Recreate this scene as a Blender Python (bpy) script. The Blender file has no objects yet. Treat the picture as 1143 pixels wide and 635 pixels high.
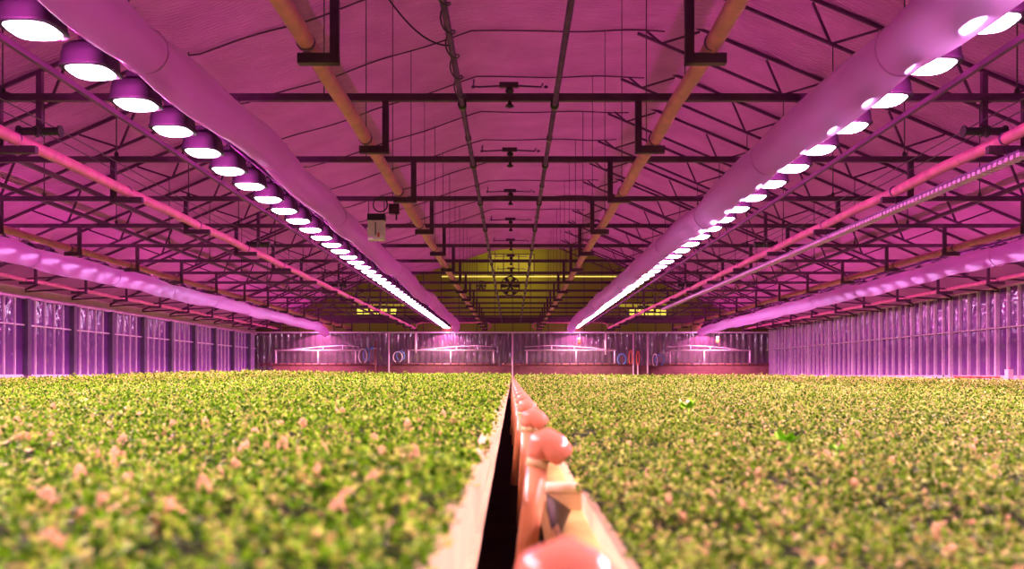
import bpy, math, random
import numpy as np
from mathutils import Vector, Matrix
random.seed(7)
SC = bpy.context.scene
COL = SC.collection
E = 1.45            # eye height above the greenhouse floor
W = 16.8            # half width of the hall
DEND = 54.0         # end wall distance
H = 3.506           # truss crossbeam above eye level
def R(a): return math.radians(a)

# ------------------------------------------------------------------ materials
def mat(name, col, rough=0.5, metal=0.0, noise=0.0, nscale=5.0, bump=0.0, bscale=20.0, spec=0.5, emis=None, estr=0.0):
    m = bpy.data.materials.new(name); m.use_nodes = True
    nt = m.node_tree; b = nt.nodes['Principled BSDF']
    b.inputs['Base Color'].default_value = (*col, 1)
    b.inputs['Roughness'].default_value = rough
    b.inputs['Metallic'].default_value = metal
    b.inputs['Specular IOR Level'].default_value = spec
    tc = nt.nodes.new('ShaderNodeTexCoord')
    if noise > 0:
        n = nt.nodes.new('ShaderNodeTexNoise'); n.inputs['Scale'].default_value = nscale; n.inputs['Detail'].default_value = 4
        nt.links.new(tc.outputs['Object'], n.inputs['Vector'])
        r = nt.nodes.new('ShaderNodeValToRGB')
        r.color_ramp.elements[0].position = 0.3; r.color_ramp.elements[1].position = 0.7
        r.color_ramp.elements[0].color = (*[c * (1 - noise) for c in col], 1)
        r.color_ramp.elements[1].color = (*[min(1, c * (1 + noise)) for c in col], 1)
        nt.links.new(n.outputs['Fac'], r.inputs['Fac']); nt.links.new(r.outputs['Color'], b.inputs['Base Color'])
    if bump > 0:
        n = nt.nodes.new('ShaderNodeTexNoise'); n.inputs['Scale'].default_value = bscale
        nt.links.new(tc.outputs['Object'], n.inputs['Vector'])
        bp = nt.nodes.new('ShaderNodeBump'); bp.inputs['Strength'].default_value = bump; bp.inputs['Distance'].default_value = 0.02
        nt.links.new(n.outputs['Fac'], bp.inputs['Height']); nt.links.new(bp.outputs['Normal'], b.inputs['Normal'])
    if emis:
        b.inputs['Emission Color'].default_value = (*emis, 1); b.inputs['Emission Strength'].default_value = estr
    return m

M = {}
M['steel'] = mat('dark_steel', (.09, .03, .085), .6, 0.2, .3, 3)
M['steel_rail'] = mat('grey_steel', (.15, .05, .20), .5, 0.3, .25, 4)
M['pipe'] = mat('coated_pipe', (.76, .20, .40), .5, 0, .15, 6)
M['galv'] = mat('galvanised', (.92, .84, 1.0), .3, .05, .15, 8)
M['white'] = mat('white_paint', (.85, .8, .8), .4, 0, .08, 9)
M['black'] = mat('black_plastic', (.02, .018, .02), .5)
M['wire'] = mat('wire', (.05, .035, .045), .6)
M['hood'] = mat('lamp_hood_grey', (.035, .022, .042), .6, .3, .1, 6)
M['lens'] = mat('lamp_glow', (1, 1, 1), .4, emis=(1.0, .60, 1.0), estr=20)
M['film_clip'] = mat('seam_cord', (.07, .03, .05), .8)
M['concrete'] = mat('floor_concrete', (.05, .045, .042), .9, 0, .3, 2)
M['curb'] = mat('pale_curb', (.8, .72, .7), .7, 0, .12, 5)
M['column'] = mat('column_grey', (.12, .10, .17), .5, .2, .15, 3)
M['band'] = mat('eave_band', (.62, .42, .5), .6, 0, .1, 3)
M['rim'] = mat('bench_rim', (.92, .80, .52), .45, 0, .10, 14, .3, 30)
M['post'] = mat('post_plastic', (.82, .38, .20), .25, 0, .12, 10)
M['cap'] = mat('cap_plastic', (.86, .33, .22), .16, 0, .10, 10)
M['tray'] = mat('tray_board', (.80, .80, .30), .5, 0, .12, 8)
M['board'] = mat('tray_side', (.85, .66, .36), .5, 0, .12, 8)
M['soil'] = mat('soil', (.012, .035, .003), .95, 0, .5, 30)
M['gutter'] = mat('brown_gutter', (.22, .09, .07), .6, 0, .2, 6)
M['low_wall'] = mat('low_wall_red', (.16, .055, .065), .7, 0, .25, 3)
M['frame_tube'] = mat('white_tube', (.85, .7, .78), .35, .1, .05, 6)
M['hose_blue'] = mat('blue_hose', (.1, .3, .7), .4)
M['hose_white'] = mat('white_hose', (.8, .75, .8), .4)
M['hose_red'] = mat('red_hose', (.7, .12, .06), .4)
M['bud'] = mat('pink_bud', (.88, .58, .30), .6, 0, .2, 60)
M['bright_leaf'] = mat('bright_leaf', (.30, 1.0, .02), .45, 0, .15, 40)
M['petal'] = mat('pale_petal', (.95, .9, .7), .5)
M['lit_yellow'] = mat('lit_window_yellow', (.5, .5, .1), .5, emis=(.95, .88, .10), estr=1.2)
M['lit_olive'] = mat('lit_window_olive', (.3, .3, .05), .5, emis=(.52, .46, .02), estr=.55)
M['tube'] = mat('yellow_tube', (.9, .9, .3), .5, emis=(1.0, .85, .12), estr=1.1)
M['orange'] = mat('orange_lamp', (.9, .35, .1), .4, emis=(1.0, .35, .08), estr=.8)
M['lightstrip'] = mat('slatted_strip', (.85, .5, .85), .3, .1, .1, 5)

def film_material():
    m = bpy.data.materials.new('ceiling_film'); m.use_nodes = True
    nt = m.node_tree; b = nt.nodes['Principled BSDF']; L = nt.links
    b.inputs['Roughness'].default_value = .75; b.inputs['Specular IOR Level'].default_value = .15
    tc = nt.nodes.new('ShaderNodeTexCoord')
    n = nt.nodes.new('ShaderNodeTexNoise'); n.inputs['Scale'].default_value = .9; n.inputs['Detail'].default_value = 5
    L.new(tc.outputs['Object'], n.inputs['Vector'])
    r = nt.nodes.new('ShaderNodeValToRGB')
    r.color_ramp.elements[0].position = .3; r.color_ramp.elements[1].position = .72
    r.color_ramp.elements[0].color = (.46, .17, .40, 1); r.color_ramp.elements[1].color = (.60, .24, .52, 1)  # magenta tint of the lamp light put into the film's own colour
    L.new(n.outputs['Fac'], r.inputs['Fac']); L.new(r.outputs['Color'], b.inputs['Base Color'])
    w = nt.nodes.new('ShaderNodeTexWave'); w.wave_type = 'BANDS'; w.bands_direction = 'Y'
    w.inputs['Scale'].default_value = 3.2; w.inputs['Distortion'].default_value = 9; w.inputs['Detail'].default_value = 3; w.inputs['Detail Scale'].default_value = .35
    L.new(tc.outputs['Object'], w.inputs['Vector'])
    bp = nt.nodes.new('ShaderNodeBump'); bp.inputs['Strength'].default_value = .8; bp.inputs['Distance'].default_value = .035
    L.new(w.outputs['Fac'], bp.inputs['Height']); L.new(bp.outputs['Normal'], b.inputs['Normal'])
    return m
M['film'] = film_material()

def duct_material():
    m = bpy.data.materials.new('duct_film'); m.use_nodes = True
    nt = m.node_tree; b = nt.nodes['Principled BSDF']; L = nt.links; out = nt.nodes['Material Output']
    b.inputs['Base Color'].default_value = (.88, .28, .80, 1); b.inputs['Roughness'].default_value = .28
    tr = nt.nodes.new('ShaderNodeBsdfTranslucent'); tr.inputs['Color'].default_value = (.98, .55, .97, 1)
    mx = nt.nodes.new('ShaderNodeMixShader'); mx.inputs['Fac'].default_value = .62
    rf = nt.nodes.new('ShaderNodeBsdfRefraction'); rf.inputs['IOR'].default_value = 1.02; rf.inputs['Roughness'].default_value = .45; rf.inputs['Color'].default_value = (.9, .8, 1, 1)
    m2 = nt.nodes.new('ShaderNodeMixShader'); m2.inputs['Fac'].default_value = .30
    tc = nt.nodes.new('ShaderNodeTexCoord')
    mp = nt.nodes.new('ShaderNodeMapping'); mp.inputs['Scale'].default_value = (6, .8, 6)
    n = nt.nodes.new('ShaderNodeTexNoise'); n.inputs['Scale'].default_value = 1.5; n.inputs['Detail'].default_value = 3
    L.new(tc.outputs['Object'], mp.inputs['Vector']); L.new(mp.outputs['Vector'], n.inputs['Vector'])
    bp = nt.nodes.new('ShaderNodeBump'); bp.inputs['Strength'].default_value = .6; bp.inputs['Distance'].default_value = .03
    L.new(n.outputs['Fac'], bp.inputs['Height']); L.new(bp.outputs['Normal'], b.inputs['Normal'])
    L.new(b.outputs[0], mx.inputs[1]); L.new(tr.outputs[0], mx.inputs[2])
    L.new(mx.outputs[0], m2.inputs[1]); L.new(rf.outputs[0], m2.inputs[2]); L.new(m2.outputs[0], out.inputs['Surface'])
    return m
M['duct'] = duct_material()

def glass_material(name, col, sc):
    m = bpy.data.materials.new(name); m.use_nodes = True
    nt = m.node_tree; b = nt.nodes['Principled BSDF']; L = nt.links
    b.inputs['Base Color'].default_value = (*col, 1); b.inputs['Roughness'].default_value = .05
    b.inputs['Specular IOR Level'].default_value = .8; b.inputs['IOR'].default_value = 1.9
    tc = nt.nodes.new('ShaderNodeTexCoord')
    mp = nt.nodes.new('ShaderNodeMapping'); mp.inputs['Scale'].default_value = sc
    n = nt.nodes.new('ShaderNodeTexNoise'); n.inputs['Scale'].default_value = 2.2; n.inputs['Detail'].default_value = 2
    L.new(tc.outputs['Object'], mp.inputs['Vector']); L.new(mp.outputs['Vector'], n.inputs['Vector'])
    bp = nt.nodes.new('ShaderNodeBump'); bp.inputs['Strength'].default_value = .9; bp.inputs['Distance'].default_value = .06
    L.new(n.outputs['Fac'], bp.inputs['Height']); L.new(bp.outputs['Normal'], b.inputs['Normal'])
    return m
M['glass'] = glass_material('wavy_glass', (.17, .06, .30), (1, 1.2, .7))
M['glass_end'] = glass_material('end_sheet', (.115, .10, .095), (1.5, 1, .6))

def gable_material():
    m = bpy.data.materials.new('gable_sheet'); m.use_nodes = True
    nt = m.node_tree; b = nt.nodes['Principled BSDF']; L = nt.links; out = nt.nodes['Material Output']
    b.inputs['Base Color'].default_value = (.20, .17, .04, 1); b.inputs['Roughness'].default_value = .6
    tr = nt.nodes.new('ShaderNodeBsdfTranslucent'); tr.inputs['Color'].default_value = (.75, .68, .10, 1)
    mx = nt.nodes.new('ShaderNodeMixShader'); mx.inputs['Fac'].default_value = .5
    L.new(b.outputs[0], mx.inputs[1]); L.new(tr.outputs[0], mx.inputs[2]); L.new(mx.outputs[0], out.inputs['Surface'])
    return m
M['gable'] = gable_material()

def leaf_material(name, stops):
    m = bpy.data.materials.new(name); m.use_nodes = True
    nt = m.node_tree; b = nt.nodes['Principled BSDF']; L = nt.links; out = nt.nodes['Material Output']
    g = nt.nodes.new('ShaderNodeNewGeometry')
    r = nt.nodes.new('ShaderNodeValToRGB'); cr = r.color_ramp
    while len(cr.elements) < len(stops): cr.elements.new(.5)
    for e, (p, c) in zip(cr.elements, stops): e.position = p; e.color = (*c, 1)
    L.new(g.outputs['Random Per Island'], r.inputs['Fac']); L.new(r.outputs['Color'], b.inputs['Base Color'])
    b.inputs['Roughness'].default_value = .5; b.inputs['Specular IOR Level'].default_value = .3
    tr = nt.nodes.new('ShaderNodeBsdfTranslucent'); L.new(r.outputs['Color'], tr.inputs['Color'])
    mx = nt.nodes.new('ShaderNodeMixShader'); mx.inputs['Fac'].default_value = .25
    L.new(b.outputs[0], mx.inputs[1]); L.new(tr.outputs[0], mx.inputs[2]); L.new(mx.outputs[0], out.inputs['Surface'])
    return m
M['leaf_left'] = leaf_material('leaf_left', [(0, (.02, .08, .002)), (.32, (.09, .30, .003)), (.6, (.27, .72, .010)), (.85, (.68, .98, .14)), (1, (.92, .72, .38))])
M['leaf_right'] = leaf_material('leaf_right', [(0, (.025, .07, .003)), (.32, (.09, .25, .006)), (.6, (.28, .62, .03)), (.83, (.68, .92, .20)), (1, (.95, .66, .40))])

# ------------------------------------------------------------------ mesh builder
class MB:
    def __init__(s): s.v = []; s.f = []; s.smooth = []
    def add(s, vs, fs, smooth=False):
        b = len(s.v); s.v += [tuple(v) for v in vs]; s.f += [tuple(b + i for i in f) for f in fs]; s.smooth += [smooth] * len(fs)
        return s
    def box(s, x0, x1, y0, y1, z0, z1):
        vs = [(x, y, z) for x in (x0, x1) for y in (y0, y1) for z in (z0, z1)]
        return s.add(vs, [(0,1,3,2),(4,6,7,5),(0,4,5,1),(2,3,7,6),(0,2,6,4),(1,5,7,3)])
    def bar(s, a, b, w, h=None):
        """rectangular bar from a to b; w across, h in the up-ish direction"""
        h = h or w; a = Vector(a); b = Vector(b); d = (b - a).normalized()
        up = Vector((0,0,1)) if abs(d.z) < .95 else Vector((0,1,0))
        sx = d.cross(up).normalized(); sy = sx.cross(d).normalized()
        vs = []
        for p in (a, b):
            for (i, j) in ((-1,-1),(1,-1),(1,1),(-1,1)): vs.append(p + sx * i * w / 2 + sy * j * h / 2)
        return s.add(vs, [(3,2,1,0),(4,5,6,7),(0,1,5,4),(1,2,6,5),(2,3,7,6),(3,0,4,7)])
    def tube(s, pts, r, n=8, cap=True):
        pts = [Vector(p) for p in pts]; N = len(pts); rs = r if isinstance(r, (list, tuple)) else [r] * N
        vs = []; prev = None
        for i, p in enumerate(pts):
            d = (pts[min(i+1, N-1)] - pts[max(i-1, 0)]).normalized()
            if prev is None:
                up = Vector((0,0,1)) if abs(d.z) < .9 else Vector((0,1,0))
                sx = d.cross(up).normalized()
            else:
                sx = (prev - d * prev.dot(d)).normalized()
            prev = sx; sy = sx.cross(d).normalized()
            for k in range(n):
                a = 2 * math.pi * k / n; vs.append(p + (sx * math.cos(a) + sy * math.sin(a)) * rs[i])
        fs = [(i*n+k, (i+1)*n+k, (i+1)*n+(k+1) % n, i*n+(k+1) % n) for i in range(N-1) for k in range(n)]
        if cap: fs += [tuple(range(n)), tuple(reversed(range((N-1)*n, N*n)))]
        return s.add(vs, fs, True)
    def lathe(s, prof, n=16, c=(0,0,0), sx=1, sy=1, p=2.0):
        """profile of (radius, z), superellipse exponent p"""
        vs = []
        for (r, z) in prof:
            for k in range(n):
                a = 2*math.pi*(k+.5)/n; ca, sa = math.cos(a), math.sin(a)
                q = (abs(ca)**p + abs(sa)**p) ** (-1/p)
                vs.append((c[0] + ca*q*r*sx, c[1] + sa*q*r*sy, c[2] + z))
        N = len(prof)
        fs = [(i*n+k, i*n+(k+1) % n, (i+1)*n+(k+1) % n, (i+1)*n+k) for i in range(N-1) for k in range(n)]
        fs += [tuple(reversed(range(n))), tuple(range((N-1)*n, N*n))]
        return s.add(vs, fs, True)
    def mesh(s, name):
        me = bpy.data.meshes.new(name); me.from_pydata(s.v, [], s.f); me.update()
        me.polygons.foreach_set('use_smooth', s.smooth)
        return me
    def build(s, name, m, parent=None, loc=None, bevel=0):
        me = s.mesh(name); me.materials.append(m)
        o = bpy.data.objects.new(name, me); COL.objects.link(o)
        if parent: o.parent = parent
        if loc: o.location = loc
        if bevel:
            b = o.modifiers.new('bevel', 'BEVEL'); b.width = bevel; b.segments = 2
        return o

def tag(o, label=None, cat=None, group=None, kind=None):
    if label: o['label'] = label
    if cat: o['category'] = cat
    if group: o['group'] = group
    if kind: o['kind'] = kind
    return o
def empty(name, loc=(0,0,0), rz=0):
    o = bpy.data.objects.new(name, None); COL.objects.link(o); o.location = loc; o.rotation_euler = (0,0,rz); o.empty_display_size = .1
    return o
def children(o): return [c for c in COL.objects if c.parent == o]
def tree_of(root):
    """(object, list of subtrees) once, so copying many times stays quick"""
    return (root, [tree_of(c) for c in children(root)])
def copy_tree(t, parent=None):
    o, kids = t
    c = o.copy(); COL.objects.link(c)
    if parent: c.parent = parent
    for k in kids: copy_tree(k, c)
    return c
ORD = ['first','second','third','fourth','fifth','sixth','seventh','eighth','ninth','tenth','eleventh','twelfth','thirteenth','fourteenth','fifteenth','sixteenth','seventeenth','eighteenth','nineteenth','twentieth']
def ordinal(i):
    if i < 20: return ORD[i]
    tens = {2:'twenty',3:'thirty',4:'forty'}[(i+1)//10]; u = (i+1) % 10
    return tens[:-1] + 'ieth' if u == 0 else tens + '-' + ORD[u-1]
def struct(o): o['kind'] = 'structure'; return o

frames_d = [10.44 + 3*n for n in range(-1, 15)]

# ------------------------------------------------------------------ setting
struct(MB().box(-W-.3, W+.3, -3, DEND+.3, -.1, 0).build('floor', M['concrete']))

def film_h(x):
    if x >= 0: h = min(8.13, 10.03 - .42*x)
    else:
        a = -x
        P = [(0, 8.13), (.97, 8.13), (4.1, 7.1), (6.33, 6.40), (7.4, 6.45), (8.5, 6.46)]
        if a >= 8.5: h = 10.03 - .42*a
        else:
            for (p, q), (r, s) in zip(P, P[1:]):
                if a <= r: h = q + (s-q)*(a-p)/(r-p); break
    return h
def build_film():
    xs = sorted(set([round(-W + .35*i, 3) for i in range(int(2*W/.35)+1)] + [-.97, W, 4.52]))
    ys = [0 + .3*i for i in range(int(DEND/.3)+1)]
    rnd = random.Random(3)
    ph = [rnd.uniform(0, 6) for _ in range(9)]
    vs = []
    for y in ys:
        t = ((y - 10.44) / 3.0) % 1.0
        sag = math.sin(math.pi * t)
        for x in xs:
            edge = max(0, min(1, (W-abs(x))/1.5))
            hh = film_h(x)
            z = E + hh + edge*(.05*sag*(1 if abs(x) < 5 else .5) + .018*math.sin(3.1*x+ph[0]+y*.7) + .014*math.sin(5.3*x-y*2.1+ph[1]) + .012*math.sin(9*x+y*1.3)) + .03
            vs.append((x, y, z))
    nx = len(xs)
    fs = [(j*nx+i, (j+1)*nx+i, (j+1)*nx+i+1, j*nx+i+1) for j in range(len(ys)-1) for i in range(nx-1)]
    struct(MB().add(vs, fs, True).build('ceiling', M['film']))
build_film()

# seam cords of the hanging film, one across each bay line (left slope and flat top)
for i, d in enumerate(frames_d[2:12]):
    c = MB(); rnd = random.Random(i)
    pts = []
    for k in range(0, 46):
        x = -7.2 + k * .24
        pts.append((x, d + .02*math.sin(x*3+i), E + film_h(x) - .03 + .02*math.sin(x*2.2+i)))
    c.tube(pts, .018, 5)
    o = c.build('seam_cord', M['film_clip'])
    tag(o, 'dark seam cord across the underside of the white ceiling film, %s from the camera' % ordinal(i), 'cord', 'seam cords under the ceiling film')

# eave bands, walls
struct(MB().box(-W-.12, -W, 0, DEND, E+2.65, E+3.05).build('wall_left', M['band']))
struct(MB().box(-W-.2, -W+.03, 0, DEND, 0, E-.03).build('baseboard_left', M['curb']))
struct(MB().box(W-.03, W+.2, 0, DEND, 0, E-.03).build('baseboard_right', M['curb']))
struct(MB().box(W, W+.12, 0, DEND, E+2.98, E+3.12).build('wall_right', M['band']))
g = MB(); g.box(-W-.02, -W+.10, 0, DEND, E+2.60, E+2.68); struct(g.build('trim_1', M['lightstrip']))
g = MB(); g.box(W-.06, W, 0, DEND, E+2.96, E+3.03); struct(g.build('trim_2', M['band']))

# left windows: one per bay, between dark columns
win = 0
bay = [10.44 + 3*n for n in range(0, 15)]
for i, d in enumerate(bay):
    struct(MB().box(-W-.1, -W+.16, d-.11, d+.11, E-.05, E+2.62).build('trim_%d' % (i+3), M['column'], bevel=.01))
for i, d in enumerate(bay):
    d1 = min(d + 3.0, DEND)
    if d1 - d < 1: continue
    win += 1
    w = empty('window_%d' % win, (-W, d, E)); struct(w)
    gl = MB(); ns = 24
    vs = []
    for k in range(ns+1):
        yy = .11 + (d1-d-.22)*k/ns; xx = -.03 + .012*math.sin(k*2*math.pi/4.8+.6)
        vs += [(xx, yy, -.04), (xx, yy, 2.62)]
    gl.add(vs, [(2*k, 2*k+2, 2*k+3, 2*k+1) for k in range(ns)], True)
    gl.build('pane', M['glass'], w)
    fr = MB()
    for k in range(1, 5):
        y = (d1-d)*k/5; fr.box(-.03, .03, y-.02, y+.02, -.04, 2.62)
    fr.box(-.03, .02, .1, d1-d-.1, -.04, .0)
    fr.build('glazing_bars', M['galv'], w)
    MB().box(0, .045, .1, d1-d-.1, 1.68, 1.73).build('rail', M['galv'], w)

# right wall: ribbed glazing
bayr = [7.44 + 3*n for n in range(0, 16)]
for i, d in enumerate(bayr):
    d1 = min(d + 3.0, DEND)
    if d1 - d < .3: continue
    win += 1
    w = empty('window_%d' % win, (W, d, E)); struct(w)
    gl = MB(); ns = 40; vs = []
    for k in range(ns+1):
        yy = (d1-d)*k/ns; xx = .03 + .02*math.sin(k*2*math.pi/8)
        vs += [(xx, yy, -.04), (xx, yy, 3.0)]
    gl.add(vs, [(2*k, 2*k+1, 2*k+3, 2*k+2) for k in range(ns)], True)
    gl.build('pane', M['glass'], w)
    fr = MB()
    for k in range(0, 5):
        y = (d1-d)*k/5
        wd = .09 if k == 0 else .045
        fr.box(-.11 if k == 0 else -.07, .05, y, y+wd, -.04, 3.0)
    fr.build('glazing_bars', M['galv'], w)
    MB().tube([(-.14, 0, 1.6), (-.14, d1-d, 1.6)], .022, 8).build('rail', M['white'], w)

# end wall: lower dark ribbed sheet, upper translucent gable
lw = MB(); n = 336; vs = []
for k in range(n+1):
    x = -W + 2*W*k/n; y = DEND + .03*(1 if (k // 2) % 2 else 0)
    vs += [(x, y, 0), (x, y, E+2.76)]
lw.add(vs, [(2*k, 2*k+2, 2*k+3, 2*k+1) for k in range(n)])
struct(lw.build('wall_end', M['glass_end']))
gb = MB(); xs = [-W + 2*W*k/120 for k in range(121)]; vs = []
for x in xs: vs += [(x, DEND, E+2.7), (x, DEND, E + film_h(x) + .12)]
gb.add(vs, [(2*k, 2*k+2, 2*k+3, 2*k+1) for k in range(120)])
struct(gb.build('wall_gable', M['gable']))
gr = MB(); gr.box(-W, W, DEND-.16, DEND-.04, E+2.70, E+2.80)
struct(gr.build('trim_30', M['galv'], bevel=.01))
gb = MB()
for x in [-14+1.17*k for k in range(25)]: gb.box(x-.02, x+.02, DEND-.06, DEND, E+2.8, E+film_h(x))
struct(gb.build('trim_31', M['steel']))
gb = MB().box(-W, W, DEND-.1, DEND, E+3.35, E+3.75); struct(gb.build('trim_32', M['steel']))

def X(px, d): return (px-571.5)/920*d
def Z(py, d): return E + (418-py)/920*d
# lit windows in the gable
def lit(px0, px1, py0, py1, m, nb):
    global win
    win += 1; d = DEND-.05
    w = empty('window_%d' % win, (X((px0+px1)/2, d), d, Z((py0+py1)/2, d))); struct(w)
    a = (X(px1, d)-X(px0, d))/2; b = (Z(py0, d)-Z(py1, d))/2
    MB().box(-a, a, 0, .03, -b, b).build('pane', m, w)
    f = MB()
    for k in range(nb+1):
        x = -a + 2*a*k/nb; f.box(x-.03, x+.03, -.04, 0, -b, b)
    f.box(-a, a, -.04, 0, -b-.04, -b+.02); f.box(-a, a, -.04, 0, b-.02, b+.04)
    f.build('window_frame', M['steel'], w)
lit(545, 596, 284, 307, M['lit_olive'], 3)
lit(398, 443, 344, 351, M['lit_yellow'], 6)
lit(392, 455, 337, 342, M['lit_olive'], 8)
lit(702, 744, 345, 352, M['lit_yellow'], 6)
lit(690, 755, 338, 343, M['lit_olive'], 8)
o = MB().tube([(X(493, 53.8), 53.8, Z(308.6, 53.8)), (X(692, 53.8), 53.8, Z(308.6, 53.8))], .035, 8).build('tube_light', M['tube'])
tag(o, 'long thin yellow tube light across the far gable above the fan', 'light')
# low wall in front of the end wall
struct(MB().box(-15.1, 16.2, 52.0, 52.15, 0, E+.55).build('wall_low', M['low_wall']))

# ------------------------------------------------------------------ roof trusses
rh = lambda x: 10.0 - .42*x
ch = lambda x: 8.05 - .43*(x - 2.96)
def make_truss():
    t = empty('roof_truss', (0, frames_d[0], E)); S = M['steel']
    MB().bar((-W, 0, H), (W, 0, H), .07, .09).build('crossbeam', S, t)
    for s in (-1, 1):
        MB().bar((0, 0, rh(0)+.03), (s*W, 0, rh(W)-.02), .045, .075).build('rafter', S, t)
        MB().bar((s*2.96, 0, ch(2.96)), (s*13.5, 0, H+.04), .05, .06).build('lower_chord', S, t)
        for xn in (3.53, 6.36, 9.25, 12.1):
            MB().bar((s*xn, 0, ch(xn)), (s*(xn-.36), 0, rh(xn-.36)-.06 if xn > 5 else 8.1), .04, .045).build('web_strut', S, t)
            xb = xn + .95 if xn > 5 else xn + .9
            MB().bar((s*xn, 0, ch(xn)), (s*xb, 0, min(rh(xb)-.06, 8.12)), .04, .045).build('web_strut', S, t)
        for xw in ((6.4, 9.33) if s > 0 else (6.45, 9.33)):
            w = MB().tube([(s*xw, 0, ch(xw)), (s*xw, 0, H)], .011, 5)
            w.lathe([(.02, 0), (.035, .02), (.035, .06), (.015, .09)], 8, (s*xw, 0, H+.04)); w.build('hanger_wire', M['wire'], t)
        xw = 2.19 if s > 0 else -2.38
        MB().tube([(xw, 0, film_h(xw)), (xw, 0, H)], .009, 5).build('hanger_wire', M['wire'], t)
        # brackets that carry the heating pipes: post and foot
        for (xp, xf) in ((1.60, 1.93), (6.50, 6.02), (10.2, 10.55), (14.7, 15.2)):
            b = MB(); zb = 2.80 if xp < 14 else 2.78
            top = H if xp < 14 else min(H, rh(14.7))
            b.box(s*xp-.04, s*xp+.04, -.03, .03, zb, top)
            x0, x1 = sorted((s*xp - s*.04*(1 if xf > xp else -1), s*xf)); b.box(x0, x1, -.04, .04, zb, zb+.09)
            b.build('pipe_bracket', S, t)
        b = MB().bar((s*13.2, 0, 3.05), (s*W, 0, 2.86), .04, .05); b.build('side_strut', S, t)
    return t
t0 = make_truss(); tt = tree_of(t0)
for i, d in enumerate(frames_d):
    t = t0 if i == 0 else copy_tree(tt)
    t.location = (0, d, E)
    tag(t, 'dark steel roof truss with a flat crossbeam spanning the hall, %s from the camera' % ordinal(i), 'roof truss', 'roof trusses', 'thing')

# longitudinal rails on the crossbeams
def rail(name, x, h, w, y0, y1, label, cat, group=None, m='steel', hh=None):
    o = MB().bar((x, y0, E+h), (x, y1, E+h), w, hh or w).build(name, M[m]); tag(o, label, cat, group); return o
for x, nm in ((-9.7, 'outer of the two left of the lamps'), (-8.28, 'inner of the two left of the lamps'), (9.7, 'right side of the hall')):
    rail('roof_rail', x, 3.60, .075, 3, DEND-.2, 'long dark rail lying lengthwise on the crossbeams, %s' % nm, 'rail', 'lengthwise roof rails')
# grey conduits with couplings under the roof centre
for x, h, nm, h2 in ((-.63, 3.41, 'left', 1), (.54, 3.41, 'right', 0)):
    r = empty('conduit', (x, 0, E+h))
    c = MB().tube([(0, 3, 0), (0, 53.6, 0)], .034, 10); tb = c.build('tube', M['steel_rail'], r)
    for i, d in enumerate(frames_d[1:]):
        k = MB().tube([(0, d-.06, 0), (0, d+.06, 0)], .055, 10); k.box(-.05, .05, d-.03, d+.03, .03, .1); k.build('clamp', M['black'], tb)
        MB().tube([(0, d+1.4, 0), (0, d+1.55, 0)], .045, 10).build('coupling', M['steel_rail'], tb)
    if h2:
        pts = []
        for k in range(60): pts.append((.06*math.cos(k*.55)*1.0, 7.0+k*.055, .02+.07*math.sin(k*.55)))
        MB().tube(pts, .009, 5).build('coiled_cable', M['black'], r)
        pts = [(-.95+.95*k/14, 8.3+.0*k, .9-1.0*math.sin(k/14*math.pi/2)-.0) for k in range(15)]
        MB().tube(pts, .009, 5).build('loose_cable', M['black'], r)
    tag(r, 'thin grey conduit running lengthwise under the roof centre, %s one of the pair' % nm, 'conduit', 'centre conduits')

# heating pipes
def hpipe(x, h, y0, y1, r, label, grp, lamp=None):
    o = empty('heating_pipe', (x, y0, E+h))
    pts = [(0, 0, 0)]
    n = int((y1-y0)/.75)
    for k in range(1, n+1):
        pts.append((.008*math.sin(k*1.9+x), (y1-y0)*k/n, .010*math.sin(k*math.pi/2+x)))
    pp = MB().tube(pts, r, 14).build('pipe', M['pipe'], o)
    for d in frames_d:
        if y0 < d < y1: MB().tube([(0, d-y0-.1, 0), (0, d-y0-.07, 0)], r+.008, 14).build('clamp_ring', M['steel_rail'], pp)
    tag(o, label, 'pipe', grp)
G = 'heating pipes under the trusses'
hpipe(-1.84, 2.97, 3, 52.8, .078, 'salmon heating pipe just left of the roof centre', G)
hpipe(1.80, 2.97, 3, 52.8, .078, 'salmon heating pipe just right of the roof centre', G)
hpipe(-6.24, 2.97, 5, 52.8, .078, 'salmon heating pipe left of the left lamp row', G)
hpipe(6.20, 2.97, 5, 52.8, .078, 'salmon heating pipe right of the right lamp row above the slatted strip', G)
hpipe(-10.4, 2.97, 8, 52.8, .078, 'salmon heating pipe above the left outer air duct', G)
hpipe(10.4, 2.97, 8, 52.8, .078, 'salmon heating pipe above the right outer air duct', G)
hpipe(-15.0, 2.93, 10, 52.8, .065, 'thin salmon heating pipe high along the left glass wall', G)
hpipe(15.0, 2.93, 10, 52.8, .065, 'thin salmon heating pipe high along the right glass wall', G)
# connecting loops at the far end
for s, nm in ((-1, 'left'), (1, 'right')):
    pts = [(s*1.8, 52.85, E+2.95)]
    for k in range(9):
        a = -math.pi/2 - math.pi*k/8
        pts.append((s*(1.62 + .28*math.cos(a)), 52.9, E+3.12 + .20*math.sin(a)))
    pts += [(s*2.2, 52.9, E+3.33), (s*5.8, 52.9, E+3.33), (s*6.1, 52.9, E+3.25), (s*6.2, 52.88, E+2.97)]
    o = MB().tube(pts, .045, 8).build('connecting_pipe', M['pipe'])
    tag(o, 'thin pipe looping between two heating pipes at the far end, %s of centre' % nm, 'pipe', 'connecting pipes at the far end')

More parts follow.
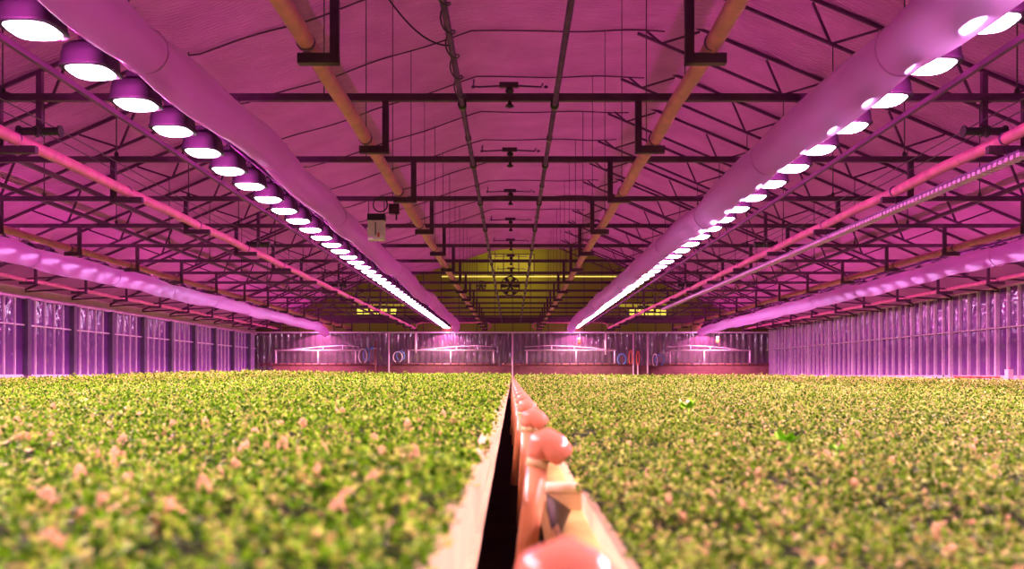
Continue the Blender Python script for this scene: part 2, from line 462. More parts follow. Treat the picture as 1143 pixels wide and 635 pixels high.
# pulley drums hung from every third crossbeam, with their pull cables
def make_pulley():
    p = empty('cable_pulley', (0, 0, 0))
    MB().box(-.035, .035, -.03, .03, .05, .75).build('rod', M['steel'], p)
    for s in (-1, 1):
        d = MB(); x0 = s*.03; x1 = s*.27
        pr = [(.075, 0), (.075, .02), (.05, .025), (.05, .215), (.075, .22), (.075, .24)]
        vs = []; n = 12
        for (r, z) in pr:
            for k in range(n): vs.append((x0 + s*z, r*math.cos(2*math.pi*k/n), r*math.sin(2*math.pi*k/n)))
        fs = [(i*n+k, i*n+(k+1) % n, (i+1)*n+(k+1) % n, (i+1)*n+k) for i in range(5) for k in range(n)] + [tuple(range(n)), tuple(range(5*n, 6*n))]
        d.add(vs, fs); d.build('drum', M['black'], p)
    return p
p0 = make_pulley(); pt = tree_of(p0); first = True
for s, nm in ((-1, 'left'), (1, 'right')):
    for i, n in enumerate((0, 3, 6, 9)):
        p = p0 if first else copy_tree(pt); first = False
        p.location = (s*5.98, 10.44+3*n, E+3.08)
        tag(p, 'black double cable drum on a rod under a crossbeam, %s on the %s side' % (ordinal(i), nm), 'pulley', 'cable drums under the crossbeams')
    for j, dx in enumerate((-.13, .13)):
        pts = [(s*(5.98)+dx, 4 + k*1.5, E+3.14 + .02*math.cos((4+k*1.5-10.44)*2*math.pi/9)) for k in range(33)]
        o = MB().tube(pts, .008, 5).build('pull_cable', M['wire'])
        tag(o, 'thin pull cable running lengthwise over the %s drums, %s of the pair' % (nm, 'left' if j == 0 else 'right'), 'cable', 'pull cables')

# centre-line sprinkler fixtures on every crossbeam
def make_fix():
    f = empty('ridge_fixture', (0, 0, 0))
    MB().box(-.13, .11, -.03, .03, .10, .16).build('housing', M['steel'], f)
    for s in (-1, 1):
        r = MB().tube([(s*.1, 0, .12), (s*.40, 0, .105), (s*.46, 0, .12), (s*.45, 0, .2)] if s < 0 else [(s*.1, 0, .12), (s*.40, 0, .105), (s*.42, 0, .15)], .012, 6)
        r.lathe([(.02, 0), (.03, .015), (.02, .03)], 8, (s*.46, 0, .09)); r.build('arm', M['steel_rail'], f)
    k = MB().lathe([(.02, -.16), (.06, -.14), (.03, -.11), (.02, -.08), (.02, .02), (.055, .04), (.055, .07), (.02, .1)], 10); k.build('spindle', M['black'], f)
    return f
f0 = make_fix(); ft = tree_of(f0)
for i, d in enumerate(frames_d[1:8]):
    f = f0 if i == 0 else copy_tree(ft)
    f.location = (-.03, d, E+H+.03)
    tag(f, 'small dark two-armed fixture centred over a crossbeam, %s from the camera' % ordinal(i), 'fixture', 'centre line fixtures')

# sensor box hung near the left duct
s = empty('sensor_box', (X(420.5, 16.42), 16.42, Z(252, 16.3)))
MB().box(-.165, .165, -.09, .09, -.27, .12).build('casing', M['white'], s, bevel=.01)
MB().box(-.175, .175, -.1, .1, .12, .25).build('cover', M['black'], s, bevel=.01)
MB().box(-.02, .0, -.095, -.088, -.18, .08).build('gauge', M['black'], s)
MB().box(.03, .07, -.095, -.088, -.22, -.13).build('indicator', M['hose_red'], s)
MB().tube([(-.16, 0, .25), (-.16, 0, .52)], .008, 5).build('strap', M['wire'], s); MB().tube([(.15, 0, .25), (.15, 0, .52)], .008, 5).build('strap', M['wire'], s)
tag(s, 'white sensor box with black lid hanging beside the left duct', 'sensor box')
pts = [(X(425, 16.3)+.14*math.cos(a), 16.25, Z(229, 16.3)+.14*math.sin(a)) for a in [2*math.pi*k/20 for k in range(21)]]
tag(MB().tube(pts, .014, 6).build('cable_loop', M['black']), 'round loop of black cable on the crossbeam above the white sensor box', 'cable')
u = empty('control_unit', (X(440, 16.42), 16.42, Z(232, 16.3)))
b = MB(); b.box(-.1, .1, -.03, .06, -.1, .1)
for k in range(6): b.box(-.1+.036*k, -.085+.036*k, -.07, -.03, -.1, .1)
b.build('finned_body', M['steel'], u); MB().box(.03, .06, -.02, .02, -.22, -.1).build('plug', M['black'], u)
tag(u, 'small dark finned control unit on the crossbeam right of the cable loop', 'control unit')

# slatted strip under the right pipe
o = empty('slatted_strip', (6.24, 0, E+2.66))
MB().box(-.09, .09, 10.0, 34, .04, .07).build('cover', M['steel_rail'], o)
b = MB()
for k in range(200): b.box(-.085, .085, 10.0+k*.12, 10.07+k*.12, -.01, .04)
b.build('slats', M['lightstrip'], o)
for d in frames_d:
    if 10 < d < 34: MB().box(-.012, .012, d-.06, d-.03, .06, .25).build('hanger', M['steel'], o)
tag(o, 'long slatted metal strip hung under the pipe right of the right lamps', 'metal strip')

# ------------------------------------------------------------------ air ducts
def duct(x, h, r, y0, y1, label, seed, drop=0.0, endx=0.0, wob=1.0, far=0):
    rnd = random.Random(seed); o = empty('air_duct', (x, 0, E+h))
    n = int((y1-y0)/.2); N = 24; vs = []
    ph = [rnd.uniform(0, 6.28) for _ in range(8)]
    for i in range(n+1):
        y = y0 + (y1-y0)*i/n
        bag = abs(math.sin((y-7.86)*math.pi/4.0 + ph[0]*0))   # straps every 4 m pinch the film
        rr = r*(.90 + .12*min(1, bag*2.0)) + wob*.008*math.sin(y*2.3+ph[1])
        cx = wob*(.03*math.sin(y*.55+ph[2]) + .015*math.sin(y*1.3+ph[3])); cz = wob*(.02*math.sin(y*.8+ph[4]) + .015*math.sin(y*1.9+ph[5]))
        t = max(0, (y-(y1-3))/3.0); cz -= drop*t*t; cx += endx*t
        if far: cz -= far*max(0, min(1, (y-24)/20))
        close = min(1, (i)/1.0+.6, (n-i)/2+.5)
        for k in range(N):
            a = 2*math.pi*k/N
            q = rr*close*(1 + .05*math.cos(2*a+ph[6]+y*.2) + .025*math.cos(5*a+ph[7]+y*.35) + (.06 if k == 4 else 0))
            vs.append((cx + q*math.cos(a), y, cz + q*math.sin(a)))
    fs = [(i*N+k, (i+1)*N+k, (i+1)*N+(k+1) % N, i*N+(k+1) % N) for i in range(n) for k in range(N)]
    fs += [tuple(range(N)), tuple(reversed(range(n*N, (n+1)*N)))]
    MB().add(vs, fs, True).build('film_tube', M['duct'], o)
    y = 7.86 - 4
    while y < y1-2:
        if y > y0:
            cx = wob*(.03*math.sin(y*.55+ph[2]) + .015*math.sin(y*1.3+ph[3])); cz = wob*(.02*math.sin(y*.8+ph[4]) + .015*math.sin(y*1.9+ph[5]))
            pts = [(cx + (r*.96)*math.cos(a), y+.03*math.cos(a), cz + (r*.96)*math.sin(a)) for a in [2*math.pi*k/20 for k in range(21)]]
            st = MB().tube(pts, .009, 5); st.build('strap', M['duct'], o)
        y += 4.0
    y = 4.4
    while y < y1-1.5:
        if y > y0: MB().tube([(0, y, r*.8), (0, y, H-h+.0)], .006, 4).build('hanger_wire', M['wire'], o)
        y += 3.0
    tag(o, label, 'air duct', 'long plastic air ducts')
duct(-3.44, 3.10, .235, 3.5, 51.2, 'pale plastic air duct hanging right of the left lamp row', 2, drop=.32, endx=.0, wob=1.6)
duct(3.70, 3.10, .262, 3.5, 51.2, 'pale plastic air duct hanging left of the right lamp row', 5, drop=.30, endx=-.05)
duct(-11.6, 2.84, .25, 8, 51.4, 'pale plastic air duct hanging near the left glass wall', 9, drop=.25)
duct(11.75, 2.86, .25, 8, 51.4, 'pale plastic air duct curving down near the right glass wall', 11, drop=.15, far=.12)

# ------------------------------------------------------------------ grow lamps
def make_lamp():
    L = empty('grow_lamp', (0, 0, 0))
    h = MB(); P = 3.2
    h.lathe([(.262, -.005), (.262, .012), (.25, .03), (.243, .12), (.225, .20), (.17, .25), (.08, .265)], 28, (0,0,0), .96, .90, 4.5)
    # open mouth: inner skin is the lens below
    hd = h.build('hood', M['hood'], L)
    l = MB(); l.lathe([(.06, -.058), (.13, -.052), (.185, -.032), (.212, -.006)], 28, (0,0,0), 1.0, .92, P); l.build('lens', M['lens'], hd)
    MB().box(-.07, .07, -.12, .12, .25, .33).build('ballast', M['hood'], L, bevel=.01)
    w = MB()
    for s in (-1, 1):
        w.tube([(s*.10, -.05, .22), (0, 0, .40)], .007, 5); w.tube([(s*.10, .05, .22), (0, 0, .40)], .007, 5)
    w.build('hanging_hook', M['wire'], L)
    return L
lamp0 = make_lamp(); lt = tree_of(lamp0)
def spot(parent, e, nm, ang, bl, col=(1, .50, .56)):
    ld = bpy.data.lights.get(nm) or bpy.data.lights.new(nm, 'SPOT')
    ld.energy = e; ld.color = col; ld.spot_size = R(ang); ld.spot_blend = bl; ld.shadow_soft_size = 0.0
    o = bpy.data.objects.new('bulb_beam', ld); COL.objects.link(o); o.parent = parent; o.location = (0, 0, -.075)
def add_fill(parent, e):  # added unseen point light beside each hood, tints ceiling and ducts magenta
    ld = bpy.data.lights.get('added_fill_light') or bpy.data.lights.new('added_fill_light', 'POINT')
    ld.energy = e; ld.color = (1, .10, .62); ld.shadow_soft_size = 0.0
    o = bpy.data.objects.new('added_fill', ld); COL.objects.link(o); o.parent = parent; o.location = (.0, .5, .02)
rows = [(-4.22, 3.00, 7.26, 'left inner'), (4.12, 3.00, 7.11, 'right inner'), (-12.45, 3.02, 10.2, 'left outer'), (12.45, 2.93, 10.2, 'right outer')]
first = True
for (x, h, d0, nm) in rows:
    k = -8; d = d0 - 8.0
    while d < 53.4:
        L = lamp0 if first else copy_tree(lt); first = False
        L.location = (x, d, E+h+.04)
        if d > 52.4: spot(L, 560, 'end_beam', 136, .10, (1, .16, .66))
        elif 'inner' in nm: spot(L, 410, 'inner_beam', 134, .12)
        else: spot(L, 760, 'outer_beam', 138, .6, (1, .34, .58))
        add_fill(L, 34)
        tag(L, ('hooded glowing grow lamp, %s from the near end of the %s row' % (ordinal(k), nm)) if k >= 0 else 'hooded grow lamp nearer than the photo shows, %s beyond the %s row near end' % (ordinal(-k-1), nm), 'grow lamp', 'grow lamps of the %s row' % nm)
        k += 1; d += 1.0
    s = 1 if x > 0 else -1
    rail('lamp_rail', x, h+.45, .05, 3, 53.5, 'dark carrying rail above the %s row of grow lamps' % nm, 'rail', 'lamp carrying rails', 'steel_rail')
for s, nm in ((-1, 'left'), (1, 'right')):
    rail('side_rail', s*(4.85), 3.2, .05, 3, 53.5, 'purplish grey rail running lengthwise just outside the %s inner lamps' % nm, 'rail', 'outer lamp side rails', 'steel', .06)

# yellow work lights in the corridor behind the translucent gable
for (x, h, e, sx) in ((0, 6.9, 560, 2.5), (-9, 4.4, 90, 4), (9, 4.4, 90, 4), (0, 5, 70, 8)):
    ld = bpy.data.lights.new('corridor_light', 'AREA'); ld.shape = 'RECTANGLE'; ld.size = sx; ld.size_y = .6; ld.energy = e*.10; ld.color = (1, .85, .15)
    o = bpy.data.objects.new('corridor_light', ld); COL.objects.link(o); o.location = (x, DEND+2.5, E+h); o.rotation_euler = (R(-90), 0, 0)

# ------------------------------------------------------------------ fans on the far gable
def fan(px, py, rpx, label, blades):
    d = 53.2; r = rpx/920*d; f = empty('exhaust_fan', (X(px, d), d, Z(py, d)))
    pts = lambda q: [(q*math.cos(2*math.pi*k/32), 0, q*math.sin(2*math.pi*k/32)) for k in range(33)]
    g = MB().tube(pts(r), .035, 6); g.tube(pts(r*.62), .010, 5)
    for k in range(8):
        a = math.pi*k/8+.2; g.tube([(-r*math.cos(a), -.03, -r*math.sin(a)), (r*math.cos(a), -.03, r*math.sin(a))], .007, 4)
    g.build('guard', M['steel'], f)
    for k in range(blades):
        a = 2*math.pi*k/blades; c, s = math.cos(a), math.sin(a); b = MB()
        vs = []
        for (u, w, tw) in ((.12, .07, .03), (.5, .16, .03), (.95, .19, .02)):
            for q in (-1, 1): vs.append((r*u*c - q*r*w*s, q*tw, r*u*s + q*r*w*c))
        vs2 = [(x, y+.015, z) for x, y, z in vs]
        b.add(vs+vs2, [(0,1,3,2),(2,3,5,4),(6,8,9,7),(8,10,11,9),(0,2,8,6),(2,4,10,8),(1,7,9,3),(3,9,11,5),(4,5,11,10),(0,6,7,1)])
        b.build('blade', M['black'], f)
    MB().tube([(0, -.06, 0), (0, .08, 0)], r*.2, 12).build('hub', M['black'], f)
    MB().bar((-r*1.2, 0, -r*1.05), (r*1.3, 0, -r*1.05), .05).build('mounting_bar', M['steel'], f)
    tag(f, label, 'fan')
fan(569.5, 319, 10.5, 'large round fan with six dark blades at the centre of the far gable', 6)
fan(537, 319, 5.2, 'smaller dark fan left of the large centre fan', 6)

# ------------------------------------------------------------------ pipe frames, hoses and posts by the end wall
def pframe(px0, px1, legs, label, flip):
    d = 52.07; x0, x1 = X(px0, d), X(px1, d); z1 = Z(391, d); z0 = Z(407.5, d); zt = Z(385, d)
    f = empty('pipe_frame', ((x0+x1)/2, d, 0)); cx = (x0+x1)/2
    MB().tube([(x0-cx, 0, z1), (x1-cx, 0, z1)], .045, 8).build('top_rail', M['frame_tube'], f)
    for p in legs:
        x = X(p, d)-cx; MB().tube([(x, 0, z0), (x, 0, z1)], .05, 8).build('leg', M['frame_tube'], f)
    a = MB(); q = [0, .3, .55, .8, 1.0]; hs = [0, .45, .8, 1, .75]
    if flip: hs = [.75, 1, .8, .45, 0]
    P = [(x0-cx+(x1-x0)*u, 1.0, z1+(zt-z1)*v) for u, v in zip(q, hs)]
    a.tube(P, .03, 6); a.tube([(P[0][0], 1.0, z1), (P[-1][0], 1.0, z1)], .028, 6)
    a.build('rear_rail', M['frame_tube'], f)
    for p in P[1:4]: MB().tube([(p[0], 1.0, z1-.02), p], .028, 6).build('stub', M['frame_tube'], f)
    for sx in (x0-cx, x1-cx): MB().tube([(sx, 0, z1), (sx, 1.0, z1)], .03, 6).build('side_rail', M['frame_tube'], f)
    tag(f, label, 'pipe frame', 'white pipe frames before the end wall')
pframe(307, 397, (308, 355, 397), 'white pipe frame before the end wall, leftmost of the four', False)
pframe(455, 552, (456, 503, 551), 'white pipe frame before the end wall, just left of the centre post', False)
pframe(586, 688, (588, 643, 686), 'white pipe frame before the end wall, just right of the centre post', True)
pframe(748, 837, (748, 786, 837), 'white pipe frame before the end wall, rightmost of the four', True)
d = 52.07
for a, b, nm in ((290, 418, 'left of the hose post'), (436, 556, 'left of centre'), (560, 706, 'right of centre'), (724, 858, 'near the right glass wall')):
    g = empty('gutter_pipe', (0, d, E+.55+.083))
    MB().tube([(X(a, d), 0, 0), (X(b, d), 0, 0)], .085, 8).build('channel', M['gutter'], g)
    nb = int((b-a)/9)
    for k in range(nb):
        x = X(a+4+k*9, d); MB().box(x-.05, x+.05, -.11, .02, -.02, .11).build('clip', M['steel'], g)
    tag(g, 'brown gutter pipe with clips along the low far wall, %s' % nm, 'gutter pipe', 'gutter pipes along the far wall')
def vpost(px, py0, py1, r, m, label, d=51.9):
    o = MB().tube([(X(px, d), d, Z(py1, d) if py1 < 417 else 0), (X(px, d), d, Z(py0, d))], r, 10).build('upright_post', M[m])
    tag(o, label, 'post', 'upright posts before the end wall')
vpost(434, 371, 418, .05, 'frame_tube', 'slim pale post beside the left blue hose before the end wall')
vpost(572, 371, 418, .05, 'frame_tube', 'slim pale post at the centre of the end wall')
vpost(464, 371, 394, .07, 'frame_tube', 'short pale drop post under the girder beside the left inner lamps')
vpost(676, 371, 396, .06, 'frame_tube', 'short pale drop post under the girder right of the right inner lamps')
vpost(707, 371, 418, .05, 'frame_tube', 'pale post, left one of the pair by the red hoses')
vpost(712, 405, 418, .04, 'frame_tube', 'short pale post between the two posts by the red hoses')
vpost(723, 372, 418, .06, 'frame_tube', 'pale post, right one of the pair by the red hoses')
vpost(419, 380, 418, .07, 'gutter', 'stout reddish post between the left frame and the blue hose')
def hose(cx, cy, rx, ry, m, label, name='hose_coil'):
    d = 51.85; pts = []
    for k in range(26):
        a = math.pi*1.5 + (k/25-.5)*math.pi*1.75 + math.pi
        pts.append((X(cx+rx*math.cos(a), d), d-.02*k/25, Z(cy-ry*math.sin(a), d)))
    tag(MB().tube(pts, .035, 6).build(name, M[m]), label, 'hose', 'hoses before the end wall')
hose(405, 397.5, 4.5, 8, 'hose_white', 'white hose loop just right of the leftmost pipe frame')
hose(409, 396, 3.5, 7, 'hose_blue', 'blue hose loop beside the stout reddish post')
hose(444, 398.5, 5, 6, 'hose_white', 'white hose loop right of the slim left post')
hose(447, 397, 4.5, 5, 'hose_blue', 'blue hose loop right of the slim left post')
hose(694, 401, 4.5, 6, 'hose_blue', 'blue hose loop left of the pair of posts')
hose(704, 399, 1.8, 8, 'hose_red', 'red hose hanging on the left one of the pair of posts')
hose(712, 400, 1.6, 8, 'hose_red', 'red hose hanging between the pair of posts')
hose(736, 402, 5, 6, 'hose_blue', 'blue hose loop left of the rightmost pipe frame')
hose(731, 402, 2.5, 7, 'hose_white', 'white hose loop left of the rightmost pipe frame')
b = empty('valve_head', (X(415, 51.2), 51.2, Z(388.5, 51.2)))
MB().lathe([(.06, -.08), (.12, -.05), (.12, .05), (.05, .09)], 12).build('cap', M['hose_blue'], b); MB().box(.05, .3, -.04, .04, -.05, 0).build('arm', M['white'], b)
tag(b, 'blue valve head on top of the stout reddish post', 'valve')
for px, py, nm, m in ((646.5, 381.5, 'red and white tag hanging under the girder right of the right lamp row', 'hose_red'), (801, 380, 'small orange lamp hanging under the girder by the right outer duct', 'orange')):
    b = empty('hanging_tag' if m == 'hose_red' else 'warning_lamp', (X(px, 51.0), 51.0, Z(py, 51.0)))
    MB().lathe([(.06, -.16), (.11, -.10), (.11, .06), (.06, .12)], 12).build('body', M[m], b)
    MB().lathe([(.05, .12), (.10, .16), (.08, .24), (.02, .28)], 12).build('cap', M['white'], b)
    MB().tube([(0, 0, .28), (0, 0, .55)], .01, 5).build('cord', M['wire'], b)
    tag(b, nm, 'lamp' if m == 'orange' else 'tag')

# small pipe and box at the right wall base
o = empty('wall_pipe', (W-.35, 0, Z(421, 29)))
MB().tube([(0, 27.8, 0), (0, 30.6, 0)], .035, 8).build('pipe', M['hose_red'], o)
MB().tube([(0, 30.6, -Z(421, 29)), (0, 30.6, .05)], .05, 8).build('end_fitting', M['hose_red'], o)
for y in (28.3, 28.9, 29.5): MB().tube([(0, y, 0), (0, y+.05, 0)], .05, 8).build('collar', M['gutter'], o)
tag(o, 'thin red pipe low along the right glass wall near the white box', 'pipe')
o = empty('white_box', (W-.4, 27.2, E-.1))
MB().box(-.04, .04, -.04, .04, .1-E, -.09).build('stand', M['white'], o); MB().box(-.09, .09, -.1, .1, -.1, .27).build('casing', M['white'], o, bevel=.01); MB().box(-.03, .03, -.03, .03, .27, .33).build('knob', M['pipe'], o)
tag(o, 'small white box at the foot of the right glass wall', 'box')

# ------------------------------------------------------------------ benches
def bench_left():
    b = empty('plant_bench', (-.08, 0, 0))
    rnd = random.Random(4)
    # rim plate with slightly uneven top
    vs = []; n = 260; fs = []
    for i in range(n+1):
        y = .35 + (51-.35)*(i/n)**1.6
        zt = E-.205 + rnd.uniform(-.004, .004); dx = .003*math.sin(y*4)
        vs += [(dx, y, E-.42), (dx, y, zt), (dx-.022, y, zt), (dx-.022, y, E-.42)]
    for i in range(n):
        for k in range(4): fs.append((i*4+k, i*4+(k+1) % 4, (i+1)*4+(k+1) % 4, (i+1)*4+k))
    fs += [(0,3,2,1), (n*4, n*4+1, n*4+2, n*4+3)]
    MB().add(vs, fs).build('rim', M['rim'], b)
    c = MB().box(-.0, .014, .35, 51, E-.35, E-.335); c.build('edge_bead', M['rim'], b)
    MB().box(-15.4, -.02, .35, 51, E-.47, E-.43).build('tray', M['board'], b)
    for y in range(2, 50, 6):
        for x in (-.6, -8, -15): MB().box(x-.03, x+.03, y-.03, y+.03, 0, E-.47).build('leg', M['galv'], b)
    tag(b, 'long plant bench with a pale plastic rim left of the dark gap', 'plant bench', 'plant benches', 'thing')
def bench_right():
    b = empty('plant_bench', (.12, 0, 0))
    MB().box(.062, .08, .35, 51, E-.36, E-.305).build('rim', M['rim'], b)
    MB().box(-.02, .07, .35, 51, E-.375, E-.355).build('ledge', M['tray'], b)
    MB().box(-.03, -.014, .35, 51, E-.46, E-.345).build('side_board', M['board'], b)
    for k in range(20):
        y = .98+1.2*k
        t = MB().tube([(-.045, y, E-.30), (.09, y, E-.30)], .017, 12); t.build('cross_pipe', M['rim'], b)
        MB().add([(-.03, y-.02, E-.355), (-.03, y-.02, E-.31), (.035, y-.02, E-.355), (-.03, y-.34, E-.355), (-.03, y-.34, E-.345), (-.01, y-.34, E-.355)], [(0,1,2),(3,5,4),(0,3,4,1),(1,4,5,2),(2,5,3,0)]).build('shadow_wedge', M['black'], b)  # black wedge standing in for the shadow under each cross pipe
        MB().box(-.03, .065, y-.012, y+.012, E-.46, E-.315).build('cross_board', M['board'], b)
    MB().box(0, 15.4, .35, 51, E-.50, E-.46).build('tray', M['board'], b)
    for y in range(2, 50, 6):
        for x in (.5, 8, 15): MB().box(x-.03, x+.03, y-.03, y+.03, 0, E-.5).build('leg', M['galv'], b)
    tag(b, 'long plant bench with a pale rim and cross pipes right of the gap', 'plant bench', 'plant benches', 'thing')
bench_left(); bench_right()

# leaning posts with rounded elbow caps beside the gap
def make_post():
    p = empty('elbow_post', (0, 0, 0))
    MB().tube([(-.042, 0, -.42), (-.008, 0, -.03)], [.026, .024], 16).build('tube', M['post'], p)
    MB().tube([(-.0115, 0, -.055), (-.008, 0, -.03)], .0262, 16).build('ring', M['board'], p)
    # elbow: leaves the post top and bends over to the right and slightly down
    pts = [(-.008, 0, -.036), (-.007, 0, -.018), (-.001, -.001, -.002), (.012, -.003, .003), (.026, -.006, -.005), (.041, -.010, -.018), (.053, -.013, -.029), (.057, -.014, -.033)]
    rs = [.0265, .031, .034, .0355, .035, .032, .028, .020]
    MB().tube(pts, rs, 20).build('elbow_cap', M['cap'], p)
    return p
q0 = make_post(); qt = tree_of(q0)
for k in range(30):
    q = q0 if k == 0 else copy_tree(qt)
    d = .74 + 1.2*k
    q.location = ((.034 if k == 0 else .074) - min(.03, .003*k), d, E-(.182 if k == 0 else .162))
    q.rotation_euler = (0, R([0, 2, -2, 1, -1][k % 5]), 0)
    tag(q, 'leaning pink plastic post with a rounded elbow cap by the gap, %s from the camera' % ordinal(k), 'post', 'elbow posts along the gap')

# ------------------------------------------------------------------ crops
def canopy_h(x, y, side, rng=None):
    base = -.185 if side < 0 else -.235
    z = base + .012*np.sin(x*5.1+y*1.7) + .012*np.sin(x*2.3-y*3.3) + .010*np.sin(x*11+y*7)
    if side < 0:
        z = z + .14*np.clip((-x-6)/6, 0, 1)*np.clip((y-26)/8, 0, 1) + .06*np.clip((y-30)/15, 0, 1)
    else: z = z + .06*np.clip((y-25)/20, 0, 1)
    return z
def crop(side, label, seed):
    rng = np.random.default_rng(seed)
    V = []; y = .45; n_tot = 0
    PX, PY, PL = [], [], []
    while y < 51:
        dy = max(.25, y*.08); y1 = min(51, y+dy); ym = (y+y1)/2
        L = .0145 + .0028*ym if side < 0 else .0125 + .0026*ym
        xm = min(15.3, .66*y1 + .5 + .25*y1*(y1 < 6)); x0 = .078 if side < 0 else .168
        dens = (5.0 if ym < 1.6 else 3.6 if ym < 8 else 2.4)/(L*L)/6.0
        n = int((xm-x0)*(y1-y)*dens)
        PX.append(rng.uniform(x0, xm, n)); PY.append(rng.uniform(y, y1, n)); PL.append(np.full(n, L)); y = y1
    px = np.concatenate(PX)*side; py = np.concatenate(PY); pl = np.concatenate(PL)
    n = len(px); k = 6
    pz = canopy_h(px, py, side) + rng.normal(0, .45, n)*pl
    # clumping: drop some shoots lower for dark hollows
    low = (np.sin(px*17+py*9)*np.sin(py*15-px*6) + rng.normal(0, .3, n)) > .75
    pz[low] -= pl[low]*1.2
    edge = np.clip(1 - (np.abs(px)-.09)/.05, 0, 1) if side < 0 else np.clip(1-(np.abs(px)-.165)/.06, 0, 1)
    pz -= edge*.02
    # rosettes
    az = rng.uniform(0, 2*np.pi, n)[:, None] + np.arange(k)[None]*2.4 + rng.normal(0, .2, (n, k))
    el = np.radians(np.linspace(8, 72, k))[None] + rng.normal(0, .22, (n, k))
    ll = pl[:, None]*np.linspace(1.05, .6, k)[None]*rng.uniform(.75, 1.25, (n, k))
    dx, dy, dz = np.cos(az)*np.cos(el), np.sin(az)*np.cos(el), np.sin(el)
    D = np.stack([dx, dy, dz], -1)
    Sd = np.stack([-np.sin(az), np.cos(az), np.zeros_like(az)], -1)
    Nn = np.cross(Sd, D)
    Nn *= np.sign(Nn[..., 2:3]+1e-9)
    B = np.stack([px, py, pz + E], -1)[:, None, :] + np.stack([np.zeros((n, k)), np.zeros((n, k)), np.linspace(-.35, .25, k)[None]*pl[:, None]], -1)
    T = [(0, 0, 0), (-.33, .30, .09), (-.30, .74, .06), (0, 1.0, -.06), (.30, .74, .06), (.33, .30, .09)]
    verts = np.stack([B + (Sd*a + D*b + Nn*c)*ll[..., None] for a, b, c in T], 2).reshape(-1, 3)
    m = n*k; base = (np.arange(m)*6)[:, None]
    F = np.concatenate([base+np.array([0, 3, 2, 1]), base+np.array([0, 5, 4, 3])], 1).reshape(-1)
    me = bpy.data.meshes.new('crop_foliage')
    me.vertices.add(m*6); me.vertices.foreach_set('co', verts.astype(np.float32).ravel())
    me.loops.add(m*8); me.loops.foreach_set('vertex_index', F.astype(np.int32))
    me.polygons.add(m*2); me.polygons.foreach_set('loop_start', (np.arange(m*2)*4).astype(np.int32))
    me.update(calc_edges=True); me.materials.append(M['leaf_left' if side < 0 else 'leaf_right'])
    print('leaves', m)
    o = bpy.data.objects.new('crop_foliage', me); COL.objects.link(o)
    tag(o, label, 'crop', None, 'stuff')
    # soil / lower foliage layer
    s = MB(); vs = []; nx, ny = 60, 90
    x0 = .10 if side < 0 else .175
    for j in range(ny+1):
        y = .35+50.6*(j/ny)**1.7
        for i in range(nx+1):
            x = side*(x0 + (15.3-x0)*(i/nx)**2)
            vs.append((x, y, E + float(canopy_h(x, y, side)) - .032 - .0012*y))
    fs = [(j*(nx+1)+i, j*(nx+1)+i+1, (j+1)*(nx+1)+i+1, (j+1)*(nx+1)+i) for j in range(ny) for i in range(nx)]
    if side < 0: fs = [tuple(reversed(f)) for f in fs]
    so = s.add(vs, fs, True).build('soil_bed', M['soil'])
    tag(so, 'dark soil bed under the %s crop' % ('left' if side < 0 else 'right'), 'soil', None, 'stuff')
    return o
cl = crop(-1, 'low yellow-green leafy crop filling the bench left of the gap', 21)
cr = crop(1, 'low olive-green leafy crop filling the bench right of the gap', 22)

# pink flower spikes standing in the crops
def bud_mesh():
    b = MB(); prof = [(.004, -.03), (.0045, -.004), (.0105, .0), (.0135, .010), (.0125, .022), (.0085, .032), (.003, .040)]
    b.lathe(prof, 10)
    for k in range(14):
        a = k*2.4; z = .002+.0024*k; r = .0125*(1-abs(z-.012)/.06)
        c = (r*math.cos(a), r*math.sin(a), z); b.lathe([(.001, -.004), (.004, 0), (.001, .005)], 5, c)
    me = b.mesh('flower_spike'); me.materials.append(M['bud']); return me
bm = bud_mesh()
rnd = random.Random(31)
for side, root, sp in ((-1, cl, 70), (1, cr, 55)):
    known = [(90, 575), (45, 552), (95, 478), (150, 533), (175, 575), (80, 512), (20, 490), (228, 545), (62, 603), (0, 488), (268, 498), (337, 533), (352, 532), (180, 576), (120, 570)] if side < 0 else [(1133, 608), (1110, 520), (950, 605), (865, 625), (1085, 560), (778, 590), (1128, 560), (920, 600)]
    for i in range(sp):
        if i < len(known): px, py = known[i]; h0 = -.17 if side < 0 else -.21; d = 920*(-h0)/(py-418); x = (px-571.5)/920*d
        else: d = rnd.uniform(.95, 2.0)**2 * .95; x = side*rnd.uniform(.16 if side < 0 else .22, .60*d+.15)
        o = bpy.data.objects.new('flower_spike', bm); COL.objects.link(o); o.parent = root
        o.location = (x, d, E + float(canopy_h(x, d, side)) - .004); s = rnd.uniform(.45, .8)*(1+.10*d)*(.8 if side > 0 else 1)
        o.scale = (s, s, s*rnd.uniform(.8, 1.2)); o.rotation_euler = (rnd.uniform(-.4, .4), rnd.uniform(-.4, .4), rnd.uniform(0, 6))

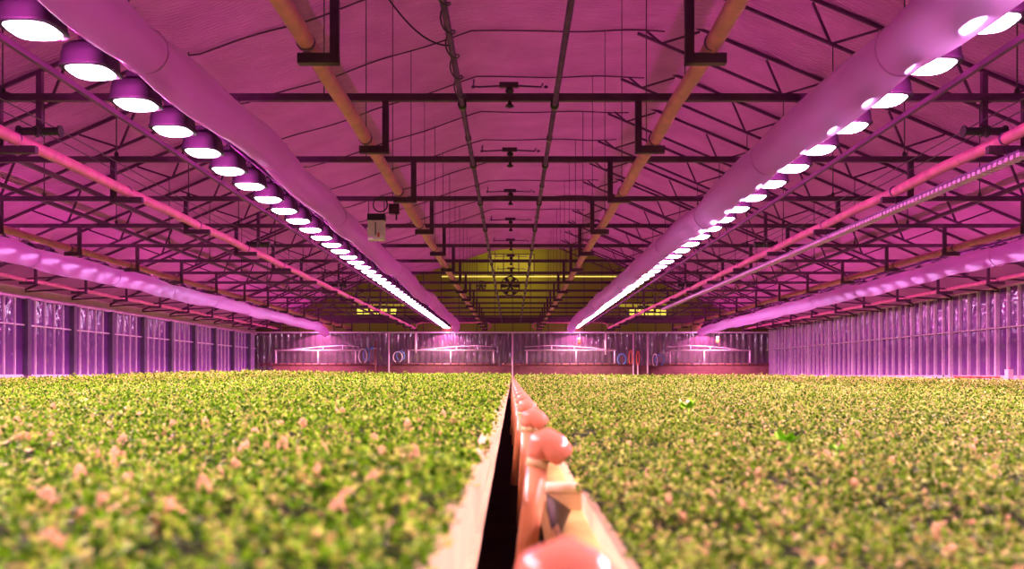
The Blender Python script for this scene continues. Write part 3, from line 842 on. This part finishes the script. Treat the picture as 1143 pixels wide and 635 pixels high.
# bright weeds in the right crop
def weed(px, py, sc, n, label, petal=False):
    d = 920*.215/(py-418); x = (px-571.5)/920*d
    w = empty('weed_sprout', (x, d, E + float(canopy_h(x, d, 1)) + .012*sc)); rr = random.Random(px)
    MB().tube([(0, 0, -.06), (.002, 0, .03*sc)], .003, 6).build('stem', M['bright_leaf'], w)
    for k in range(n):
        a = 2*math.pi*k/n+rr.uniform(-.3, .3); L = .05*sc*rr.uniform(.7, 1.1); e = rr.uniform(.2, .9)
        u = Vector((math.cos(a)*math.cos(e), math.sin(a)*math.cos(e), math.sin(e))); s = Vector((-math.sin(a), math.cos(a), 0)); nn = u.cross(s)
        p = Vector((0, 0, .028*sc)); q = lambda i, j, c: p + u*i*L + s*j*L + nn*c*L
        b = MB().add([q(0,0,0), q(.35,.3,-.06), q(.75,.24,-.05), q(1,0,.1), q(.75,-.24,-.05), q(.35,-.3,-.06)], [(0,1,2,3), (0,3,4,5)], True)
        b.build('leaf', M['bright_leaf'], w)
    if petal:
        MB().lathe([(.004, -.012), (.014, 0), (.012, .012), (.004, .018)], 10, (0, 0, .045*sc)).build('blossom', M['petal'], w)
    tag(w, label, 'plant')
weed(880, 505, 1.0, 7, 'bright green weed sprout, largest of those in the right crop')
weed(933, 512, .7, 5, 'small bright green weed sprout right of the largest one')
weed(768, 463, 1.5, 7, 'bright green sprout with a white blossom farther back in the right crop', True)

# ------------------------------------------------------------------ camera and render look
cd = bpy.data.cameras.new('camera'); cam = bpy.data.objects.new('camera', cd); COL.objects.link(cam)
cam.location = (0, 0, E); cam.rotation_euler = (R(90), 0, 0)
cd.sensor_width = 36; cd.lens = 920/1143*36; cd.shift_y = (418-317.5)/1143
cd.clip_start = .05; cd.clip_end = 200
cd.dof.use_dof = True; cd.dof.focus_distance = 24; cd.dof.aperture_fstop = 3.0
SC.camera = cam
w = bpy.data.worlds.new('world'); SC.world = w; w.use_nodes = True
w.node_tree.nodes['Background'].inputs['Color'].default_value = (.02, .008, .015, 1)
SC.view_settings.view_transform = 'Standard'; SC.view_settings.look = 'None'
SC.view_settings.exposure = 0.0; SC.view_settings.gamma = 1.0; SC.view_settings.use_curve_mapping = False
SC.cycles.use_denoising = True
SC.cycles.max_bounces = 6; SC.cycles.diffuse_bounces = 3; SC.cycles.glossy_bounces = 3; SC.cycles.transmission_bounces = 3
SC.cycles.sample_clamp_indirect = 4
